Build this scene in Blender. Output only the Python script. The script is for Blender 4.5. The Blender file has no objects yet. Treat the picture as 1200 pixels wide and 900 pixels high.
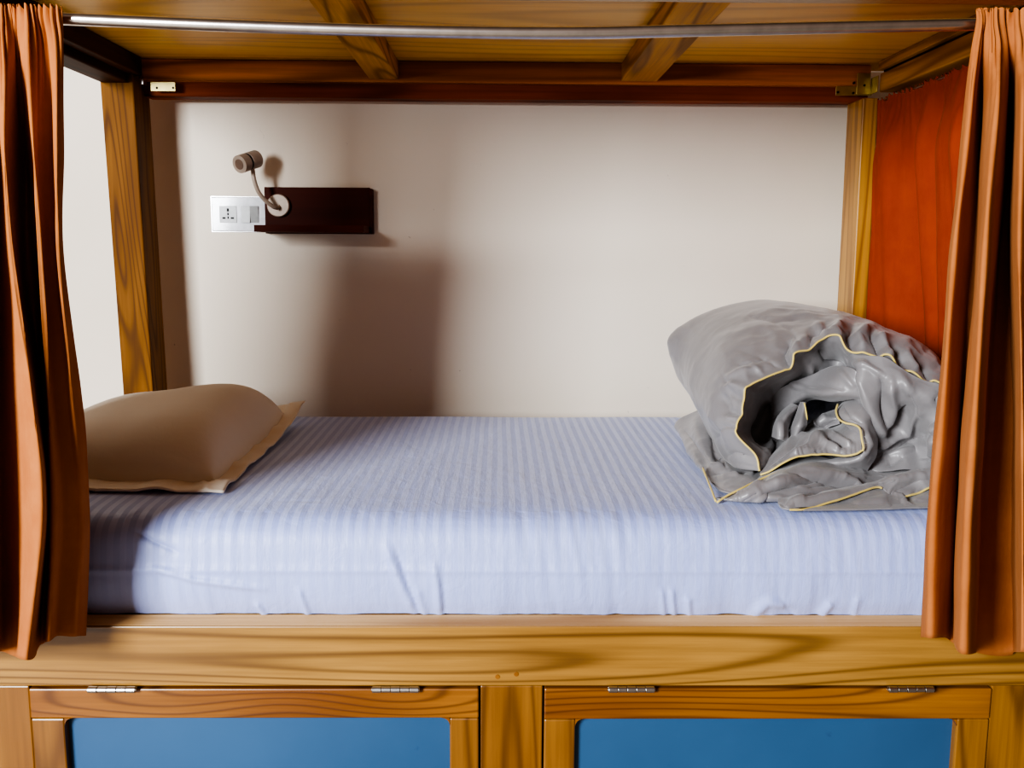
import bpy, bmesh, math, random
import numpy as np
from mathutils import Vector, Matrix, noise

random.seed(4)
C = bpy.context.scene.collection
F = 1100.0
PITCH = math.radians(8.28); YAW = math.atan(15/1100.0); ROLL = 0.006
ZC = 1.005                       # eye height
# ------------------------------------------------------------ camera
cd = bpy.data.cameras.new('camera'); cam = bpy.data.objects.new('camera', cd); C.objects.link(cam)
cd.sensor_width = 36; cd.lens = F/1200*36; cd.clip_start = 0.02
RM = Matrix.Rotation(-YAW, 3, 'Z') @ Matrix.Rotation(math.pi/2-PITCH, 3, 'X') @ Matrix.Rotation(ROLL, 3, 'Z')
cam.matrix_world = Matrix.Translation((0, 0, ZC)) @ RM.to_4x4()
bpy.context.scene.camera = cam
RN = np.array(RM)

def ray(px, py):
    return RN @ np.array([(px-600)/F, -(py-450)/F, -1.0])
def P(px, py, Y):
    d = ray(px, py); return np.array([0, 0, ZC]) + d*(Y/d[1])
def PX(px, py, X):
    d = ray(px, py); return np.array([0, 0, ZC]) + d*(X/d[0])
def PZ(px, py, Z):
    d = ray(px, py); return np.array([0, 0, ZC]) + d*((Z-ZC)/d[2])
def proj(V):
    q = (V-np.array([0, 0, ZC])) @ RN
    return np.stack([600+F*q[..., 0]/-q[..., 2], 450-F*q[..., 1]/-q[..., 2]], -1)

# ------------------------------------------------------------ object helpers
def tag(o, label=None, cat=None, group=None, kind=None):
    if label: o['label'] = label
    if cat: o['category'] = cat
    if group: o['group'] = group
    if kind: o['kind'] = kind
    return o
def empty(name, loc, label, cat, group=None):
    o = bpy.data.objects.new(name, None); C.objects.link(o); o.location = loc
    o.empty_display_size = 0.05
    return tag(o, label, cat, group)
def wpos(o):
    v = Vector((0, 0, 0))
    while o: v += o.location; o = o.parent
    return v
def obj(name, verts, faces, mat, parent=None, smooth=False, bevel=0, seg=2):
    me = bpy.data.meshes.new(name)
    off = wpos(parent) if parent else Vector((0, 0, 0))
    vv = [tuple(Vector(v)-off) for v in verts]
    me.from_pydata(vv, [], [tuple(f) for f in faces]); me.update()
    bm = bmesh.new(); bm.from_mesh(me)
    bmesh.ops.recalc_face_normals(bm, faces=bm.faces)
    bm.to_mesh(me); bm.free()
    me.materials.append(mat)
    if smooth: me.polygons.foreach_set('use_smooth', [True]*len(me.polygons))
    o = bpy.data.objects.new(name, me); C.objects.link(o); o.parent = parent
    if bevel:
        m = o.modifiers.new('bevel', 'BEVEL'); m.width = bevel; m.segments = seg; m.limit_method = 'ANGLE'
    return o
class MB:
    def __init__(s): s.v = []; s.f = []
    def add(s, v, f):
        n = len(s.v); s.v += [tuple(x) for x in v]; s.f += [tuple(i+n for i in q) for q in f]; return s
    def box(s, x0, x1, y0, y1, z0, z1):
        v = [(x, y, z) for x in (x0, x1) for y in (y0, y1) for z in (z0, z1)]
        return s.add(v, [(0, 1, 3, 2), (4, 6, 7, 5), (0, 4, 5, 1), (2, 3, 7, 6), (0, 2, 6, 4), (1, 5, 7, 3)])
    def quad(s, q, vec):           # prism from a quad, pushed along vec
        q = [np.array(p) for p in q]; w = [p+np.array(vec) for p in q]
        return s.add(q+w, [(0, 1, 2, 3), (7, 6, 5, 4), (0, 4, 5, 1), (1, 5, 6, 2), (2, 6, 7, 3), (3, 7, 4, 0)])
    def poly(s, pts, vec):
        n = len(pts); w = [np.array(p)+np.array(vec) for p in pts]
        return s.add(list(pts)+w, [tuple(range(n)), tuple(range(2*n-1, n-1, -1))] +
                     [(i, (i+1) % n, (i+1) % n+n, i+n) for i in range(n)])
    def tube(s, pts, r, n=16, cap=True):
        pts = [Vector(p) for p in pts]; m = len(pts)
        rs = r if isinstance(r, (list, tuple)) else [r]*m
        base = len(s.v); up = None
        for i, p in enumerate(pts):
            t = (pts[min(i+1, m-1)]-pts[max(i-1, 0)]).normalized()
            if up is None: up = t.orthogonal().normalized()
            up = (up-t*up.dot(t)).normalized(); w = t.cross(up)
            for k in range(n):
                a = 2*math.pi*k/n; s.v.append(tuple(p+(up*math.cos(a)+w*math.sin(a))*rs[i]))
        for i in range(m-1):
            for k in range(n):
                a = base+i*n+k; b = base+i*n+(k+1) % n; s.f.append((a, b, b+n, a+n))
        if cap:
            s.f.append(tuple(base+k for k in range(n-1, -1, -1))); s.f.append(tuple(base+(m-1)*n+k for k in range(n)))
        return s
    def build(s, name, mat, parent=None, **k): return obj(name, s.v, s.f, mat, parent, **k)

# ------------------------------------------------------------ spline surface helpers
def cr_axis0(A, n):
    """Catmull-Rom through rows of A (axis 0) -> n rows"""
    A = np.asarray(A, float); m = len(A)
    t = np.linspace(0, m-1, n); i = np.minimum(t.astype(int), m-2); u = t-i
    E = np.concatenate([[2*A[0]-A[1]], A, [2*A[-1]-A[-2]]])
    p0, p1, p2, p3 = E[i], E[i+1], E[i+2], E[i+3]
    u = u.reshape((-1,)+(1,)*(A.ndim-1))
    return .5*(2*p1+(p2-p0)*u+(2*p0-5*p1+4*p2-p3)*u**2+(3*p1-p0-3*p2+p3)*u**3)
def patch(G, nr, nc):
    G = np.asarray(G, float)
    A = cr_axis0(G, nr); return np.swapaxes(cr_axis0(np.swapaxes(A, 0, 1), nc), 0, 1)
def normals(S):
    du = np.gradient(S, axis=0); dv = np.gradient(S, axis=1)
    n = np.cross(du, dv); n /= (np.linalg.norm(n, axis=-1, keepdims=True)+1e-12)
    return n
def facing(S):                     # normals turned to the eye side
    n = normals(S); view = np.array([0, 0, ZC])-S
    sg = np.sign(np.sum(n*view, -1, keepdims=True)); sg[sg == 0] = 1
    # use one sign for the whole sheet
    return n*(1 if sg.sum() > 0 else -1)
def gfaces(nr, nc):
    return [(i*nc+j, i*nc+j+1, (i+1)*nc+j+1, (i+1)*nc+j) for i in range(nr-1) for j in range(nc-1)]
def segdist(Q, a, b):
    ab = b-a; t = np.clip(((Q-a)@ab)/(ab@ab+1e-9), 0, 1)
    d = Q-(a+t[..., None]*ab); return np.hypot(d[..., 0], d[..., 1]), t
def strokes(S, L, wpx=1.0):
    """creases pressed or pushed out along hand-drawn lines on the cloth (height in m)"""
    N = facing(S); Q = proj(S); H = np.zeros(S.shape[:2])
    for pts, w, h in L:
        pts = [np.array(p, float) for p in pts]; best = np.full(S.shape[:2], 1e9); tt = np.zeros(S.shape[:2])
        m = len(pts)-1
        for k in range(m):
            d, t = segdist(Q, pts[k], pts[k+1]); q = d < best
            best = np.where(q, d, best); tt = np.where(q, (k+t)/m, tt)
        fade = np.clip(np.sin(np.pi*np.clip(tt*.86+.07, 0, 1))*1.6, 0, 1)
        H += (h*np.exp(-(best/(w*wpx))**2) if h > 0 else 1.25*h*np.exp(-best/(w*wpx*.8)))*fade
    return S+N*H[..., None]
def nz(S, sc, amp, seed=0.0):
    out = np.zeros(S.shape[:2])
    for i in range(S.shape[0]):
        for j in range(S.shape[1]):
            out[i, j] = noise.noise(Vector((S[i, j, 0]*sc[0]+seed, S[i, j, 1]*sc[1]+seed*.7, S[i, j, 2]*sc[2]-seed)))
    return out*amp

# ------------------------------------------------------------ materials
def srgb(r, g, b):
    f = lambda c: ((c/255+.055)/1.055)**2.4 if c > 10.3 else c/255/12.92
    return (f(r), f(g), f(b), 1)
class NT:
    def __init__(s, name):
        s.m = bpy.data.materials.new(name); s.m.use_nodes = True; s.t = s.m.node_tree
        s.b = s.t.nodes['Principled BSDF']
    def n(s, typ, ins=None, **k):
        o = s.t.nodes.new(typ)
        for a, v in k.items(): setattr(o, a, v)
        for a, v in (ins or {}).items():
            if isinstance(v, bpy.types.NodeSocket): s.t.links.new(v, o.inputs[a])
            else: o.inputs[a].default_value = v
        return o
    def l(s, a, b): s.t.links.new(a, b)
    def math(s, op, a, b=0.0, c=None):
        o = s.n('ShaderNodeMath', {0: a, 1: b}, operation=op)
        if c is not None:
            if isinstance(c, bpy.types.NodeSocket): s.l(c, o.inputs[2])
            else: o.inputs[2].default_value = c
        return o.outputs[0]
    def ramp(s, fac, stops):
        r = s.n('ShaderNodeValToRGB', {0: fac}); e = r.color_ramp.elements
        while len(e) < len(stops): e.new(0.5)
        for x, (p, c) in zip(e, stops): x.position = p; x.color = c
        return r.outputs[0]
    def bump(s, h, st=.3, d=.01, nrm=None):
        o = s.n('ShaderNodeBump', {'Height': h, 'Strength': st, 'Distance': d})
        if nrm is not None: s.l(nrm, o.inputs['Normal'])
        s.l(o.outputs[0], s.b.inputs['Normal']); return o.outputs[0]

def plain(name, col, rough=.5, metal=0, **k):
    t = NT(name); n = t.n('ShaderNodeTexNoise', {'Scale': 60.0, 'Detail': 3.0})
    tc = t.n('ShaderNodeTexCoord'); t.l(tc.outputs['Object'], n.inputs['Vector'])
    a = tuple(c*.9 for c in col[:3])+(1,); b = tuple(min(c*1.08, 1) for c in col[:3])+(1,)
    t.l(t.ramp(n.outputs[0], [(.3, a), (.7, b)]), t.b.inputs['Base Color'])
    t.b.inputs['Roughness'].default_value = rough; t.b.inputs['Metallic'].default_value = metal
    for kk, v in k.items(): t.b.inputs[kk].default_value = v
    return t.m

def wood(name, light, mid, dark, axis='X', rings=7, across=5.5, along=.9, rough=.38, coat=.25, seed=0.0, contrast=1.0, tint=None):
    t = NT(name)
    tc = t.n('ShaderNodeTexCoord'); oi = t.n('ShaderNodeObjectInfo')
    off = t.math('MULTIPLY_ADD', oi.outputs['Random'], 23.0, seed)
    v = t.n('ShaderNodeVectorMath', {0: tc.outputs['Object']}, operation='ADD')
    t.l(off, v.inputs[1])
    sc = {'X': (along, across, across), 'Y': (across, along, across), 'Z': (across, across, along)}[axis]
    mp = t.n('ShaderNodeMapping', {'Vector': v.outputs[0], 'Scale': sc})
    n1 = t.n('ShaderNodeTexNoise', {'Vector': mp.outputs[0], 'Scale': 1.0, 'Detail': 1.2, 'Roughness': .45, 'Distortion': .35})
    ph = t.math('MULTIPLY', n1.outputs[0], rings*6.2832)
    sn = t.math('SINE', ph)
    sn = t.math('MULTIPLY_ADD', sn, .5, .5)
    sn = t.math('POWER', sn, 4.5)
    fs = {'X': (3, 110, 110), 'Y': (110, 3, 110), 'Z': (110, 110, 3)}[axis]
    mp2 = t.n('ShaderNodeMapping', {'Vector': v.outputs[0], 'Scale': fs})
    n2 = t.n('ShaderNodeTexNoise', {'Vector': mp2.outputs[0], 'Scale': 1.0, 'Detail': 4.0, 'Roughness': .6})
    bs = {'X': (1.2, 4, 4), 'Y': (4, 1.2, 4), 'Z': (4, 4, 1.2)}[axis]
    mp3 = t.n('ShaderNodeMapping', {'Vector': v.outputs[0], 'Scale': bs})
    n3 = t.n('ShaderNodeTexNoise', {'Vector': mp3.outputs[0], 'Scale': 1.6, 'Detail': 3.0})
    base = t.ramp(n3.outputs[0], [(.32, mid), (.68, light)])
    f1 = t.math('MULTIPLY', sn, .62*contrast)
    mx = t.n('ShaderNodeMix', data_type='RGBA'); t.l(f1, mx.inputs[0]); t.l(base, mx.inputs[6]); mx.inputs[7].default_value = dark
    f2 = t.math('MULTIPLY_ADD', n2.outputs[0], 2.4, -.85); f2 = t.n('ShaderNodeClamp', {0: f2}).outputs[0]
    f2 = t.math('MULTIPLY', f2, .42*contrast)
    mx2 = t.n('ShaderNodeMix', data_type='RGBA'); t.l(f2, mx2.inputs[0]); t.l(mx.outputs[2], mx2.inputs[6]); mx2.inputs[7].default_value = dark
    t.l(mx2.outputs[2], t.b.inputs['Base Color'])
    t.b.inputs['Roughness'].default_value = rough; t.b.inputs['Coat Weight'].default_value = coat
    t.b.inputs['Coat Roughness'].default_value = .25
    if not coat: t.b.inputs['Specular IOR Level'].default_value = .15
    t.bump(t.math('ADD', t.math('MULTIPLY', sn, .6), n2.outputs[0]), .18, .0012)
    return t.m

W_BEAM = wood('honey_teak_beam', srgb(178, 136, 70), srgb(148, 106, 46), srgb(76, 44, 14), 'X', 22, 6.0, .42, seed=5.3, contrast=1.05)
W_LEDGE = wood('pale_ledge_wood', srgb(240, 200, 140), srgb(226, 182, 120), srgb(150, 100, 52), 'X', 5, 6, .7, seed=2, coat=0, rough=.6)
W_DOORX = wood('amber_door_rail', srgb(160, 106, 40), srgb(128, 76, 24), srgb(70, 34, 6), 'X', 22, 6, .9, seed=9)
W_DOORZ = wood('amber_door_stile', srgb(158, 112, 46), srgb(130, 84, 28), srgb(76, 42, 8), 'Z', 12, 8, .8, seed=14)
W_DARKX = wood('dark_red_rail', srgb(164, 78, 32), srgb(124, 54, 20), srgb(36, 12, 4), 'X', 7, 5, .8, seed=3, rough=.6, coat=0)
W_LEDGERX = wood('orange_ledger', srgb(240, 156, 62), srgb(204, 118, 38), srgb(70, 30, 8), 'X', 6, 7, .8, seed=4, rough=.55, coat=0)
W_RIBY = wood('rib_wood', srgb(226, 170, 78), srgb(196, 134, 50), srgb(92, 54, 20), 'Y', 9, 8, .9, seed=7, coat=.0, rough=.6)
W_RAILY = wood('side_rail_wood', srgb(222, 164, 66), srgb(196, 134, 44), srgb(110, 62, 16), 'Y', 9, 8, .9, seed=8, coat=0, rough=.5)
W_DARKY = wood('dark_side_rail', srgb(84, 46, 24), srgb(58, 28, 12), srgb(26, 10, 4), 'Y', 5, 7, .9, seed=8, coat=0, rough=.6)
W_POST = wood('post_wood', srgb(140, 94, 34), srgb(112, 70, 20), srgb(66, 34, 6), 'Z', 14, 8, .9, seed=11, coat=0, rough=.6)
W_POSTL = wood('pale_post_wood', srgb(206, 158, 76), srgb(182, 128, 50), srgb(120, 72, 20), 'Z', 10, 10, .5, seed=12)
W_PLY = wood('plywood_underside', srgb(246, 198, 98), srgb(228, 170, 68), srgb(150, 98, 32), 'X', 12, 3.5, .5, seed=1, contrast=.6, rough=.4, coat=.1)
W_SHELF = wood('mahogany_shelf', srgb(92, 36, 18), srgb(68, 22, 10), srgb(30, 8, 4), 'X', 4, 8, 1, seed=6, contrast=.6, rough=.6, coat=0)
STEEL = plain('brushed_steel', srgb(205, 200, 195), .28, 1.0)
HINGE = plain('hinge_steel', srgb(190, 188, 186), .3, 1.0)
BRASSY = plain('zinc_bracket', srgb(190, 176, 120), .38, .9)
DARKM = plain('dark_screw', srgb(40, 36, 30), .5, .8)
LAMP = plain('taupe_lamp_enamel', srgb(172, 156, 142), .42, .15)
LAMPB = plain('black_lamp_ring', srgb(18, 16, 16), .5, 0)
LENS = plain('lamp_lens', srgb(120, 100, 88), .15, 0)
PLATE = plain('glossy_white_plate', srgb(226, 230, 236), .12, 0)
PLATE2 = plain('plate_edge_chrome', srgb(150, 150, 150), .2, .8)
KEYS = plain('grey_switch_plastic', srgb(150, 152, 152), .3, 0)
HOLE = plain('socket_hole', srgb(10, 10, 10), .7, 0)
BLUE = plain('satin_blue_paint', srgb(66, 122, 168), .42, 0)

def blue_panel():
    t = NT('satin_blue_paint_worn')
    tc = t.n('ShaderNodeTexCoord')
    n = t.n('ShaderNodeTexNoise', {'Vector': tc.outputs['Object'], 'Scale': 3.0, 'Detail': 4.0})
    n2 = t.n('ShaderNodeTexNoise', {'Vector': tc.outputs['Object'], 'Scale': 28.0, 'Detail': 5.0})
    sp = t.n('ShaderNodeClamp', {0: t.math('MULTIPLY_ADD', n2.outputs[0], 22.0, -15.6)}).outputs[0]
    c = t.ramp(n.outputs[0], [(.3, srgb(44, 80, 116)), (.7, srgb(54, 92, 130))])
    mx = t.n('ShaderNodeMix', data_type='RGBA'); t.l(t.math('MULTIPLY', sp, .5), mx.inputs[0]); t.l(c, mx.inputs[6]); mx.inputs[7].default_value = srgb(30, 66, 110)
    t.l(mx.outputs[2], t.b.inputs['Base Color']); t.b.inputs['Roughness'].default_value = .45
    t.bump(n2.outputs[0], .12, .002)
    return t.m
BLUE = blue_panel()

def wall_mat():
    t = NT('cream_plaster')
    tc = t.n('ShaderNodeTexCoord')
    n = t.n('ShaderNodeTexNoise', {'Vector': tc.outputs['Object'], 'Scale': 1.7, 'Detail': 3.0})
    n2 = t.n('ShaderNodeTexNoise', {'Vector': tc.outputs['Object'], 'Scale': 9.0, 'Detail': 6.0, 'Roughness': .6})
    n3 = t.n('ShaderNodeTexNoise', {'Vector': tc.outputs['Object'], 'Scale': 30.0, 'Detail': 2.0, 'Distortion': 1.5})
    sp = t.n('ShaderNodeClamp', {0: t.math('MULTIPLY_ADD', n3.outputs[0], 30.0, -23.0)}).outputs[0]
    c = t.ramp(n.outputs[0], [(.3, srgb(230, 219, 202)), (.7, srgb(238, 228, 213))])
    mx = t.n('ShaderNodeMix', data_type='RGBA'); t.l(t.math('MULTIPLY', sp, .45), mx.inputs[0]); t.l(c, mx.inputs[6]); mx.inputs[7].default_value = srgb(120, 104, 92)
    t.l(mx.outputs[2], t.b.inputs['Base Color']); t.b.inputs['Roughness'].default_value = .85
    t.bump(n2.outputs[0], .12, .01)
    return t.m
WALL = wall_mat()
FLOOR = plain('grey_floor_tile', srgb(150, 138, 124), .5, 0)

def cloth_curtain(name, c0, c1, cd_):
    t = NT(name); tc = t.n('ShaderNodeTexCoord')
    mp = t.n('ShaderNodeMapping', {'Vector': tc.outputs['Object'], 'Scale': (1, 1, 1)})
    w1 = t.n('ShaderNodeTexWave', {'Vector': mp.outputs[0], 'Scale': 260.0, 'Distortion': 2.0, 'Detail': 2.0}, bands_direction='Z')
    w2 = t.n('ShaderNodeTexWave', {'Vector': mp.outputs[0], 'Scale': 260.0, 'Distortion': 2.0, 'Detail': 2.0}, bands_direction='X')
    wv = t.math('ADD', w1.outputs['Fac'], w2.outputs['Fac'])
    n = t.n('ShaderNodeTexNoise', {'Vector': tc.outputs['Object'], 'Scale': 14.0, 'Detail': 6.0, 'Roughness': .65})
    n4 = t.n('ShaderNodeTexNoise', {'Vector': t.n('ShaderNodeMapping', {'Vector': tc.outputs['Object'], 'Scale': (50, 50, 8)}).outputs[0], 'Scale': 1.0, 'Detail': 5.0})
    c = t.ramp(n.outputs[0], [(.3, c0), (.7, c1)])
    mx = t.n('ShaderNodeMix', data_type='RGBA'); t.l(t.math('MULTIPLY', n4.outputs[0], .45), mx.inputs[0]); t.l(c, mx.inputs[6]); mx.inputs[7].default_value = cd_
    t.l(mx.outputs[2], t.b.inputs['Base Color']); t.b.inputs['Roughness'].default_value = .9
    t.b.inputs['Sheen Weight'].default_value = .10; t.b.inputs['Sheen Roughness'].default_value = .4
    t.b.inputs['Sheen Tint'].default_value = srgb(255, 190, 130)
    t.b.inputs['Specular IOR Level'].default_value = .15
    b1 = t.bump(wv, .12, .0006); t.bump(n4.outputs[0], .35, .004, b1)
    tr = t.n('ShaderNodeBsdfTranslucent'); t.l(mx.outputs[2], tr.inputs['Color'])
    ms = t.n('ShaderNodeMixShader', {0: .03}); out = t.t.nodes['Material Output']
    t.l(t.b.outputs[0], ms.inputs[1]); t.l(tr.outputs[0], ms.inputs[2]); t.l(ms.outputs[0], out.inputs['Surface'])
    return t.m
CURT = cloth_curtain('terracotta_linen', srgb(176, 110, 62), srgb(192, 126, 76), srgb(144, 78, 40))
CURT2 = cloth_curtain('deep_terracotta_linen', srgb(160, 68, 44), srgb(172, 78, 50), srgb(126, 48, 28))

def sheet_mat():
    t = NT('striped_satin_sheet'); tc = t.n('ShaderNodeTexCoord')
    sp = t.n('ShaderNodeSeparateXYZ', {0: tc.outputs['Object']})
    nn = t.n('ShaderNodeTexNoise', {'Vector': tc.outputs['Object'], 'Scale': 3.0, 'Detail': 2.0})
    x = t.math('MULTIPLY_ADD', nn.outputs[0], .006, sp.outputs[0])
    s = t.math('SINE', t.math('MULTIPLY', x, 2*math.pi/.0196))
    s = t.n('ShaderNodeClamp', {0: t.math('MULTIPLY_ADD', s, 3.0, .5)}).outputs[0]
    gz = t.n('ShaderNodeSeparateXYZ', {0: t.n('ShaderNodeNewGeometry').outputs['Normal']}).outputs[2]
    gz = t.n('ShaderNodeClamp', {0: t.math('MULTIPLY_ADD', gz, .75, .28)}).outputs[0]
    s = t.math('MULTIPLY_ADD', t.math('SUBTRACT', s, .5), gz, .5)
    n = t.n('ShaderNodeTexNoise', {'Vector': t.n('ShaderNodeMapping', {'Vector': tc.outputs['Object'], 'Scale': (45, 8, 8)}).outputs[0], 'Scale': 1.0, 'Detail': 5.0, 'Roughness': .6})
    n5 = t.n('ShaderNodeTexNoise', {'Vector': tc.outputs['Object'], 'Scale': 22.0, 'Detail': 5.0, 'Distortion': 1.0})
    c = t.ramp(s, [(0, srgb(156, 170, 225)), (1, srgb(176, 189, 237))])
    t.l(c, t.b.inputs['Base Color'])
    t.l(t.math('MULTIPLY_ADD', s, -.18, .62), t.b.inputs['Roughness'])
    t.b.inputs['Sheen Weight'].default_value = .2
    h = t.math('ADD', t.math('MULTIPLY', n.outputs[0], 1.0), t.math('MULTIPLY', n5.outputs[0], .9))
    b = t.bump(h, .42, .005); t.bump(s, .12, .0008, b)
    return t.m
SHEET = sheet_mat()

def soft(name, c0, c1, rough, sc, st, sheen=.15, stretch=(1, 1, 1), dist=.01):
    t = NT(name); tc = t.n('ShaderNodeTexCoord')
    mp = t.n('ShaderNodeMapping', {'Vector': tc.outputs['Object'], 'Scale': stretch})
    n = t.n('ShaderNodeTexNoise', {'Vector': mp.outputs[0], 'Scale': sc, 'Detail': 4.0, 'Roughness': .55, 'Distortion': .6})
    n2 = t.n('ShaderNodeTexNoise', {'Vector': tc.outputs['Object'], 'Scale': 4.0, 'Detail': 2.0})
    t.l(t.ramp(n2.outputs[0], [(.3, c0), (.7, c1)]), t.b.inputs['Base Color'])
    t.b.inputs['Roughness'].default_value = rough; t.b.inputs['Sheen Weight'].default_value = sheen
    t.bump(n.outputs[0], st, dist)
    return t.m
DUVET = soft('grey_sateen', srgb(126, 124, 126), srgb(144, 141, 142), .38, 24, .22, .2, (1, 1, 1), .006)
PIPE = soft('yellow_piping', srgb(206, 184, 100), srgb(220, 200, 120), .6, 40, .1)
PILLOW = soft('beige_pillowcase', srgb(224, 212, 194), srgb(230, 220, 204), .75, 20, .12, .2)
PILLOWF = soft('pale_pillow_flange', srgb(240, 228, 210), srgb(244, 234, 218), .75, 26, .3, .2)

# ------------------------------------------------------------ key dimensions
ZM = 0.60                     # mattress top
YW = 2.42                     # back wall
YP0, YP1 = 2.25, 2.35         # rear posts / rail
YF = 1.33                     # front face of the frame
ZB = P(600, 119, YP1)[2]      # underside of rear rail
ZPLY = P(600, 78, YP1)[2]     # underside of plywood
ZRIB = P(600, 97, YP1-.03)[2]
ZL = P(600, 724, 1.372)[2]    # ledge / slat board top
ZBB = P(600, 804, YF)[2]      # underside of front beam
ZLT = P(600, 734, YF)[2]      # front edge top of beam
XL0 = P(118, 95, YP0)[0]; XL1 = P(157, 110, YP0)[0]
XR0 = P(1010, 122, YP1)[0]; XR0f = P(1013, 122, YP0)[0]
XR1 = XR0+.085
XLF, XRF = XL0, XR1

# ------------------------------------------------------------ setting
def slab(name, x0, x1, y0, y1, z0, z1, mat):
    o = MB().box(x0, x1, y0, y1, z0, z1).build(name, mat); return tag(o, kind='structure')
slab('wall_back', -3.2, 3.2, YW, YW+.12, 0, 2.8, WALL)
slab('floor', -3.2, 3.2, -2.6, YW+.12, -.1, 0, FLOOR)

# ------------------------------------------------------------ bunk bed
bed = empty('bunk_bed', (0, 1.85, 0), 'honey coloured wooden bunk bed frame with blue storage doors underneath', 'bunk bed')
# rear left post (lit front face, slightly out of plumb)
def post(q, depth, mat, label=None):
    m = MB().quad(q, (0, depth, 0)); o = m.build('post', mat, bed, bevel=.003)
    if label: o['label'] = label
    return o
def leanpost(pa, pb, pc, pd, Y, depth, mat, label=None, ztop=None):
    # pa,pb top left/right; pc,pd lower left/right  (lines extended to floor and to the rail)
    A, B, Cc, D = [P(*p, Y) for p in (pa, pb, pc, pd)]
    def ext(a, b, z): return a+(b-a)*((z-a[2])/(b[2]-a[2]))
    ztop = ztop or ZPLY
    return post([ext(A, Cc, ztop), ext(B, D, ztop), ext(B, D, 0.0), ext(A, Cc, 0.0)], depth, mat, label)
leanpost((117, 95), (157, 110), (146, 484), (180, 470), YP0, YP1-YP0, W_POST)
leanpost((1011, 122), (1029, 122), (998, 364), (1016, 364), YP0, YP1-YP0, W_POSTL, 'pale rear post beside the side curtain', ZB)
post([(XLF, YF+.03, ZPLY), (XLF+.07, YF+.03, ZPLY), (XLF+.07, YF+.03, ZBB), (XLF, YF+.03, ZBB)], .07, W_POST)
post([(XRF-.03, YF+.03, ZPLY), (XRF+.04, YF+.03, ZPLY), (XRF+.04, YF+.03, ZBB), (XRF-.03, YF+.03, ZBB)], .07, W_POST)
# rear rail and ledger
XRr = P(1030, 112, YP0)[0]
def between(y):
    return XL0, XR1
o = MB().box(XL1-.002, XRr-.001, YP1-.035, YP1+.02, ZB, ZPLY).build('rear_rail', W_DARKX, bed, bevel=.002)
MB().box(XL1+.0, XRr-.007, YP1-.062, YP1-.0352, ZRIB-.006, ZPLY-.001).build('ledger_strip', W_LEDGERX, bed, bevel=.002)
# side rails
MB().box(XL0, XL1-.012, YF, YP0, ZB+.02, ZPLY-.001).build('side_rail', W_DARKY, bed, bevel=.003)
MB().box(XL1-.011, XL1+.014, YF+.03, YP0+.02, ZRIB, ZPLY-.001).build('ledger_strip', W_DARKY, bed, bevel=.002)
XRr = P(1030, 112, YP0)[0]
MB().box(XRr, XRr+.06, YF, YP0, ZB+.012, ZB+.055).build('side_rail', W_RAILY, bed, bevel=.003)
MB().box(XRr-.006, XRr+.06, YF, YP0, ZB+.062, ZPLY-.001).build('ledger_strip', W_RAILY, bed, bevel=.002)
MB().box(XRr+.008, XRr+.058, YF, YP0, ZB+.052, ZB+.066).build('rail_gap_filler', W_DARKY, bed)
# front upper rail
zf = P(900, 4, YF+.045)[2]
MB().box(XL0, XR1, YF-.005, YF+.045, zf, ZPLY+.03).build('front_upper_rail', W_BEAM, bed, bevel=.003)
# plywood
MB().box(XL0, XR1, YF+.0455, YP1+.02, ZPLY, ZPLY+.015).build('plywood_base', W_PLY, bed)
# ribs
for (a, b) in ((433, 467), (728, 770)):
    x0 = P(a, 97, YP1-.065)[0]; x1 = P(b, 97, YP1-.065)[0]
    MB().box(x0, x1, YF+.046, YP1-.0625, ZRIB, ZPLY-.001).build('rib', W_RIBY, bed, bevel=.002)
# corner brackets
YBK = YP1-.0355
def bracket(pl, pr, pt, pb, up, mat, side):
    m = MB(); Y = YP1-.066
    a = P(pl, pb, Y); b = P(pr, pb, Y); t = P(pl, pt, Y)
    m.box(a[0], b[0], Y-.002, Y, a[2], t[2])
    if up:
        u0 = P(up[0], up[2], Y); u1 = P(up[1], up[3], Y)
        m.box(u0[0], u1[0], Y-.0035, Y-.001, u0[2], u1[2])
        s0 = P(1021, 111, Y)
        m.box(s0[0]-.003, s0[0], Y-.04, Y, s0[2], P(1021, 92, Y)[2])
    o = m.build('corner_bracket', mat, bed, bevel=.0006)
    return o, Y
b1, Y = bracket(979, 1021, 101, 112, (1003, 1020, 111, 86), BRASSY, 1)
for (x, y) in ((982, 108), (1000, 109), (1001, 97), (1013, 100)):
    p = P(x, y, Y-.0035); MB().tube([p+np.array((0, -.001, 0)), p+np.array((0, .003, 0))], .0028, 12).build('screw', DARKM, b1)
b2, Y = bracket(177, 206, 96, 107, None, BRASSY, -1)
for (x, y) in ((184, 103), (203, 103)):
    p = P(x, y, Y-.0015); MB().tube([p+np.array((0, -.001, 0)), p+np.array((0, .003, 0))], .0028, 12).build('screw', DARKM, b2)
p = P(169, 97, YP0+.02); MB().box(p[0]-.004, p[0]+.004, YP0+.0, YP0+.0, p[2]-.006, p[2]+.006)
p = P(169, 97, 2.28); MB().box(XL1+.0142, XL1+.018, 2.262, 2.282, p[2]-.006, p[2]+.006).build('bolt', STEEL, bed)

# mattress deck, front beam with ledge
MB().box(XL0, XR1, YF+.0455, YP0-.001, ZL-.018, ZL-.001).build('mattress_board', W_LEDGE, bed)
XB0, XB1 = -1.08, 1.14
MB().box(XB0, XB1, YF, YF+.045, ZBB, ZLT-.0002).build('front_beam', W_BEAM, bed, bevel=.002)
MB().box(XL0+.03, XR1-.0, YF+.002, YF+.045, ZLT, ZL+.0015).build('ledge_strip', W_LEDGE, bed, bevel=.0015)
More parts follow.
